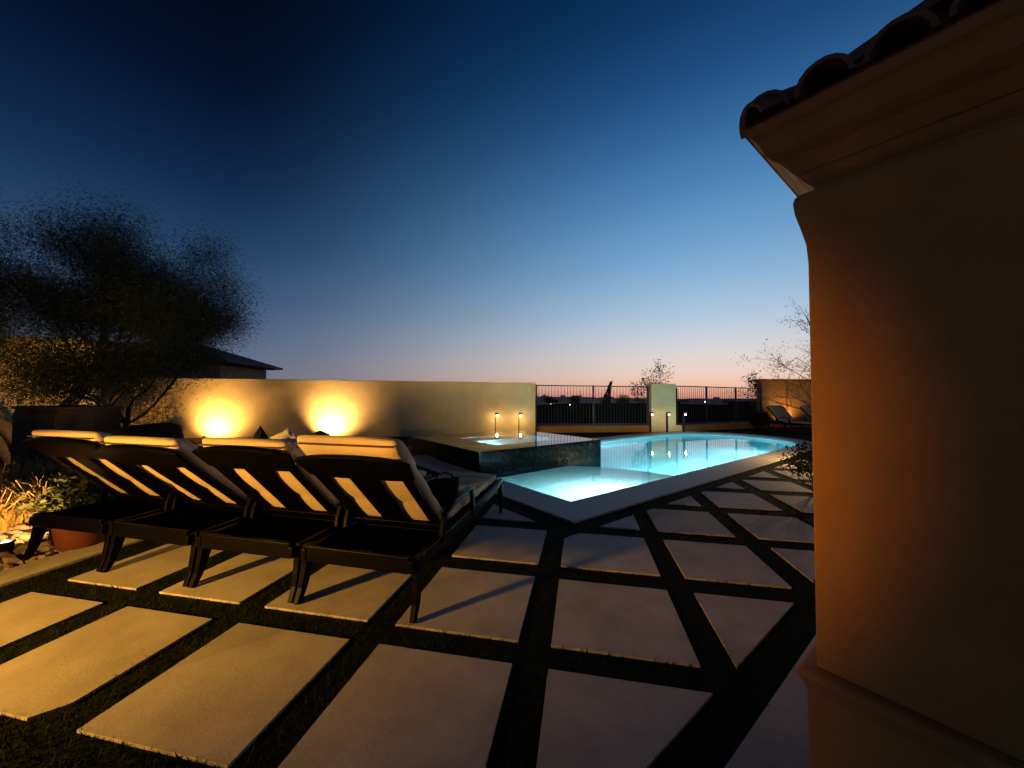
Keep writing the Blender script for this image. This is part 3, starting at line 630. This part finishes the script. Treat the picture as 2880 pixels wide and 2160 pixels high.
tree('wispy_shrub', (-9.4, 8.9, 0), 'sparse lit shrub between the storage box and the long wall', 'shrub', 44, [(0, 0, .3 * math.cos(k * 1.3) + .25, .3 * math.sin(k * 1.3), 1, .8, .014) for k in range(6)], 2, (.05, .09), LEAFGOLD, n_per=3, spread=.08, ang=.6)
# plant by the pool end, right
tree('poolside_shrub', (4.55, 5.45, -.02), 'dark airy shrub at the pool edge beside the house column', 'shrub', 61, [(0, 0, .45 * math.cos(k) - .1, .45 * math.sin(k), .9, .42, .010) for k in range(0, 7)], 3, (.03, .06), LEAFDARK, n_per=2, spread=.06, ang=.8, shrink=.7)
tree('slender_tree', (8.5, 9.6, -.02), 'slender feathery tree with drooping twigs behind the house column', 'tree', 66, [(0, 0, -.10, .0, 1, 2.6, .045), (.1, 0, -.3, .05, 1, 2.0, .035), (0, .1, -.05, .1, 1, 2.3, .035)], 3, (.03, .06), LEAFTAN, split=4, ang=.85, up=.05, n_per=2, spread=.07, shrink=.62)
tree('small_tree', (6.9, 17.4, -.4), 'small sparse tree rising behind the stucco pier', 'tree', 71, [(0, 0, 0, 0, 1, 2.05, .04), (.1, 0, .25, 0, 1, 1.9, .035), (-.1, 0, -.2, 0, 1, 1.8, .035)], 3, (.05, .11), LEAFTAN, split=3, ang=.62, up=.2, n_per=2, spread=.08, shrink=.62, asp=.7)
tree('wall_shrub', (13.2, 19.0, 0), 'leafy shrub showing above the cap of the pilaster wall', 'shrub', 75, [(0, 0, .1, 0, 1, 1.7, .03), (.5, 0, .2, 0, 1, 1.6, .03), (-.4, 0, -.1, 0, 1, 1.6, .03)], 2, (.07, .13), LEAFTAN, split=4, ang=.7, n_per=4, spread=.14, shrink=.5, asp=.6)
tree('corner_bush', (11.5, 17.0, -.02), 'low dark bush in the corner by the pilaster wall', 'shrub', 79, [(0, 0, .6 * math.cos(k), .6 * math.sin(k), .8, .45, .012) for k in range(7)], 2, (.07, .12), LEAFDARK, n_per=6, spread=.13, ang=.8)
# silhouettes beyond the railing
tree('cypress', (10.6, 41.0, .3), 'dark tapering cypress leaning above the railing', 'tree', 83, [(0, 0, .16, 0, 1, 1.5, .10)], 0, (.1, .2), LEAFDARK, n_per=1, spread=.02)
cy = [o for o in bpy.data.objects if o.name == 'cypress'][0]
for ch in kids(cy):
    if ch.name.startswith('crown'):
        rnd = random.Random(4); mb = MB(); pts = []
        for i in range(2600):
            t = rnd.random() ** 1.4; r = .62 * (1 - t) ** 1.5 + .09; a = rnd.uniform(0, 6.28); q = r * math.sqrt(rnd.random()); pts.append((.62 * t ** 1.3 + q * math.cos(a), q * math.sin(a), .1 + 2.75 * t))
        leafmesh(mb, pts, rnd, .10, .2, 1, .02, .5)
        me = bpy.data.meshes.new('crown'); me.from_pydata(mb.v, [], mb.f); me.materials.append(LEAFDARK); ch.data = me
for i, (x, y, r, lb) in enumerate(((13.2, 43.0, .75, 'rounded dark bush right of the cypress'), (7.6, 44.0, .6, 'ragged bush left of the cypress'), (4.4, 43.0, .5, 'small bush nearest the long wall'), (17.2, 44.0, .8, 'bush just left of the pier'))):
    rnd = random.Random(90 + i); mb = MB(); pts = []
    for k in range(1500):
        d = Vector((rnd.gauss(0, 1), rnd.gauss(0, 1), rnd.gauss(0, 1))).normalized() * r * rnd.random() ** .4 * (1 + .35 * noise.noise((k * .37, i, 0))); pts.append((d.x * 1.2, d.y, .35 + d.z * .95))
    leafmesh(mb, pts, rnd, .08, .16, 1, .02, .6); t = thing('bush', (x, y, .7), 0, lb + ' on the dark bank', 'bush', 'bushes on the dark bank'); mb.build('foliage', LEAFDARK, t)

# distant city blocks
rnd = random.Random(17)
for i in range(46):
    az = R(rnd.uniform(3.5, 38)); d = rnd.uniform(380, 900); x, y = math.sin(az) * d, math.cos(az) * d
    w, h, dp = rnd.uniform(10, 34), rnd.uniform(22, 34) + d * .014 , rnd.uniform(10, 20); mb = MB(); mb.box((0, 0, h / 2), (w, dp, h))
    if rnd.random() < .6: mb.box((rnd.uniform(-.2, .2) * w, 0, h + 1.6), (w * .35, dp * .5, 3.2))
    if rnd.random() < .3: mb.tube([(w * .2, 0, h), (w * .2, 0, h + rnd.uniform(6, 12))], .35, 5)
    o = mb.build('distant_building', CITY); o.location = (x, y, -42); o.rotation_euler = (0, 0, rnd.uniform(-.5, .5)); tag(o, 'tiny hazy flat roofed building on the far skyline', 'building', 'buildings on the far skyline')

# ---------------------------------------------------------------- lamps
WARM = (1.0, .50, .12); WARM2 = (1.0, .60, .22)
def path_light(x, y, rz, h, label, power, head=1.0, z=0.0):
    t = thing('path_light', (x, y, z), rz, label, 'path light', 'black post lights around the pool')
    MB().tube([(0, 0, -.03), (0, 0, h)], .017 * head, 8).build('post', METAL, t)
    mb = MB(); mb.box((.05, 0, h - .005), (.13, .10, .075)); mb.build('lamp_head', METAL, t, bevel=.006)
    MB().box((.062, 0, h - .075), (.066, .066, .06)).build('lens', LAMPGLASS, t)
    lamp('path_lamp', (.062, 0, h - .13), power, WARM2, t, rad=.03)
    return t
for px, lb in ((-.575, 'thin black post light at the left, between spa and wall'), (.255, 'thin black post light at the right, between spa and wall end')):
    y = 13.18 + .139 * px - .32; path_light(px, y, 0, .80, lb, 6.0)
for x, y, lb in ((5.55, 14.55, 'post light at the left edge of the stucco pier'), (6.25, 14.62, 'post light standing in front of the stucco pier'), (6.98, 14.75, 'post light just right of the stucco pier')):
    t = path_light(x, y, 0, .80, lb, 3.0, 2.8)
path_light(6.85, 7.85, R(180), .80, 'post light near the pool end, behind the house column', 170, 1.6)
def uplight(x, y, z, aim, power, label, size=75, blend=.9, col=WARM, rad=.04):
    t = thing('ground_spotlight', (x, y, z), 0, label, 'spotlight', 'ground spotlights')
    mb = MB(); mb.lathe([(0, .0), (.045, .0), (.05, .02), (.05, .09), (.058, .095), (.058, .105), (.044, .108), (.04, .095)], n=18); mb.build('housing', METAL, t, smooth=True)
    mb = MB(); mb.lathe([(.04, .096), (.02, .099), (0.0, .1)], n=18); mb.build('lens', LAMPWHITE, t, smooth=True)
    MB().tube([(0, 0, -.08), (0, 0, .005)], .012, 6).build('stake', METAL, t)
    lamp('spot_lamp', (0, 0, .125), power, col, t, rad=rad, kind='SPOT', aim=aim, size=size, blend=blend); return t
for x, lb in ((-9.54, 'spotlight making the left glow on the long wall'), (-6.11, 'spotlight making the right glow on the long wall')):
    y = 13.18 + .139 * x - .55; uplight(x, y, 0, (0, 1.0, .8) if x < -8 else (.06, 1.0, .9), 420 if x < -8 else 540, lb, 136 if x < -8 else 128, 1.0, (1, .51, .14) if x < -8 else (1, .55, .19))
uplight(13.55, 17.6, 0, (.1, .5, 1.2), 130, 'spotlight lighting the pilaster wall', 120, 1.0, WARM2)
uplight(-4.40, 3.2, 0, (-1.1, 1.3, .8), 310, 'bright ground spotlight in the gravel bed at far left', 110, 1.0, (1, .52, .14))
uplight(-8.2, 6.4, 0, (-1.6, 1.9, 1.3), 460, 'spotlight aimed at the tall left wall and tree', 130, 1.0)
# flood lamp on a post, out of view at the left, lighting paving and loungers; second head added for the column
t = thing('flood_lamp', (-3.9, .25, 0), 0, 'black flood lamp on a short post at the left end of the patio, second head added for the column', 'flood lamp')
MB().tube([(0, 0, -.03), (0, 0, .95)], .025, 10).build('post', METAL, t)
MB().box((-.10, -.12, .92), (.15, .15, .13), rz=R(45)).build('lamp_head', METAL, t, bevel=.01)
MB().box((-.12, -.04, 1.10), (.15, .13, .13), rz=R(15)).build('lamp_head', METAL, t, bevel=.01)
lamp('flood_bulb', (0, 0, .92), 1300, (1, .47, .06), t, rad=.13, kind='SPOT', aim=(1.9, 3.0, .70), size=98, blend=1.0)
lamp('column_fill', (0, .03, 1.10), 1150, (1, .42, .045), t, rad=.05, kind='SPOT', aim=(4.58, 1.95, 1.22), size=30, blend=1.0)  # added head, its narrow beam shaped to fade across the column
t = thing('flood_lamp', (-2.6, -2.8, 0), 0, 'unseen flood lamp on an added tall black pole, aimed over the patio at the long wall', 'flood lamp')  # pole added to carry an unseen lamp that warms the long wall
MB().tube([(0, 0, -.03), (0, 0, 3.35)], [.05, .035], 12).build('post', METAL, t)
MB().box((0, -.11, 3.42), (.26, .16, .20)).build('lamp_head', METAL, t, bevel=.01)
lamp('wall_bulb', (0, 0, 3.42), 2500, (1, .70, .28), t, rad=.08, kind='SPOT', aim=(3.6, 15.8, 3.5), size=42, blend=1.0)
# lamps on the dark bank and street
for i, (x, y, z, s, lb) in enumerate(((3.15, 34, -.35, .17, 'brightest white lamp on the dark bank, near the long wall'), (5.4, 40, .02, .10, 'small white lamp on the dark bank, left of the bushes'), (13.6, 40, .02, .11, 'white lamp on the dark bank close to the pier'), (6.4, 40, .55, .07, 'faint lamp high on the dark bank'), (2.4, 38, .1, .09, 'white lamp right at the end of the long wall'), (23.5, 44, .95, .14, 'white lamp on the bank right of the pier'))):
    t = thing('street_lamp', (x, y, -.6), 0, lb, 'lamp', 'lamps on the dark bank'); MB().tube([(0, 0, 0), (0, 0, z + .6)], .03, 6).build('post', METAL, t)
    MB().lathe([(0, z + .6 - s), (s * .35, z + .6 - s * .6), (s * .6, z + .6 + s * .2), (s * .5, z + .6 + s * .6), (0, z + .6 + s * .7)], n=12).build('lens', LAMPWHITE, t, smooth=True)

rnd = random.Random(5)
for i in range(18):
    az = R(rnd.uniform(4, 37)); d = rnd.uniform(260, 700); x, y = math.sin(az) * d, math.cos(az) * d; r = .0011 * d * rnd.uniform(.5, 1.1)
    z = -6 - rnd.random() * 9
    o = MB().lathe([(0, -r), (r * .8, -r * .5), (r, 0), (r * .8, r * .5), (0, r)], n=8).build('town_light', LAMPGLASS if rnd.random() < .6 else LAMPWHITE, smooth=True); o.location = (x, y, z)
    tag(o, 'tiny point of light in the far town beyond the railing', 'light', 'lights of the far town')
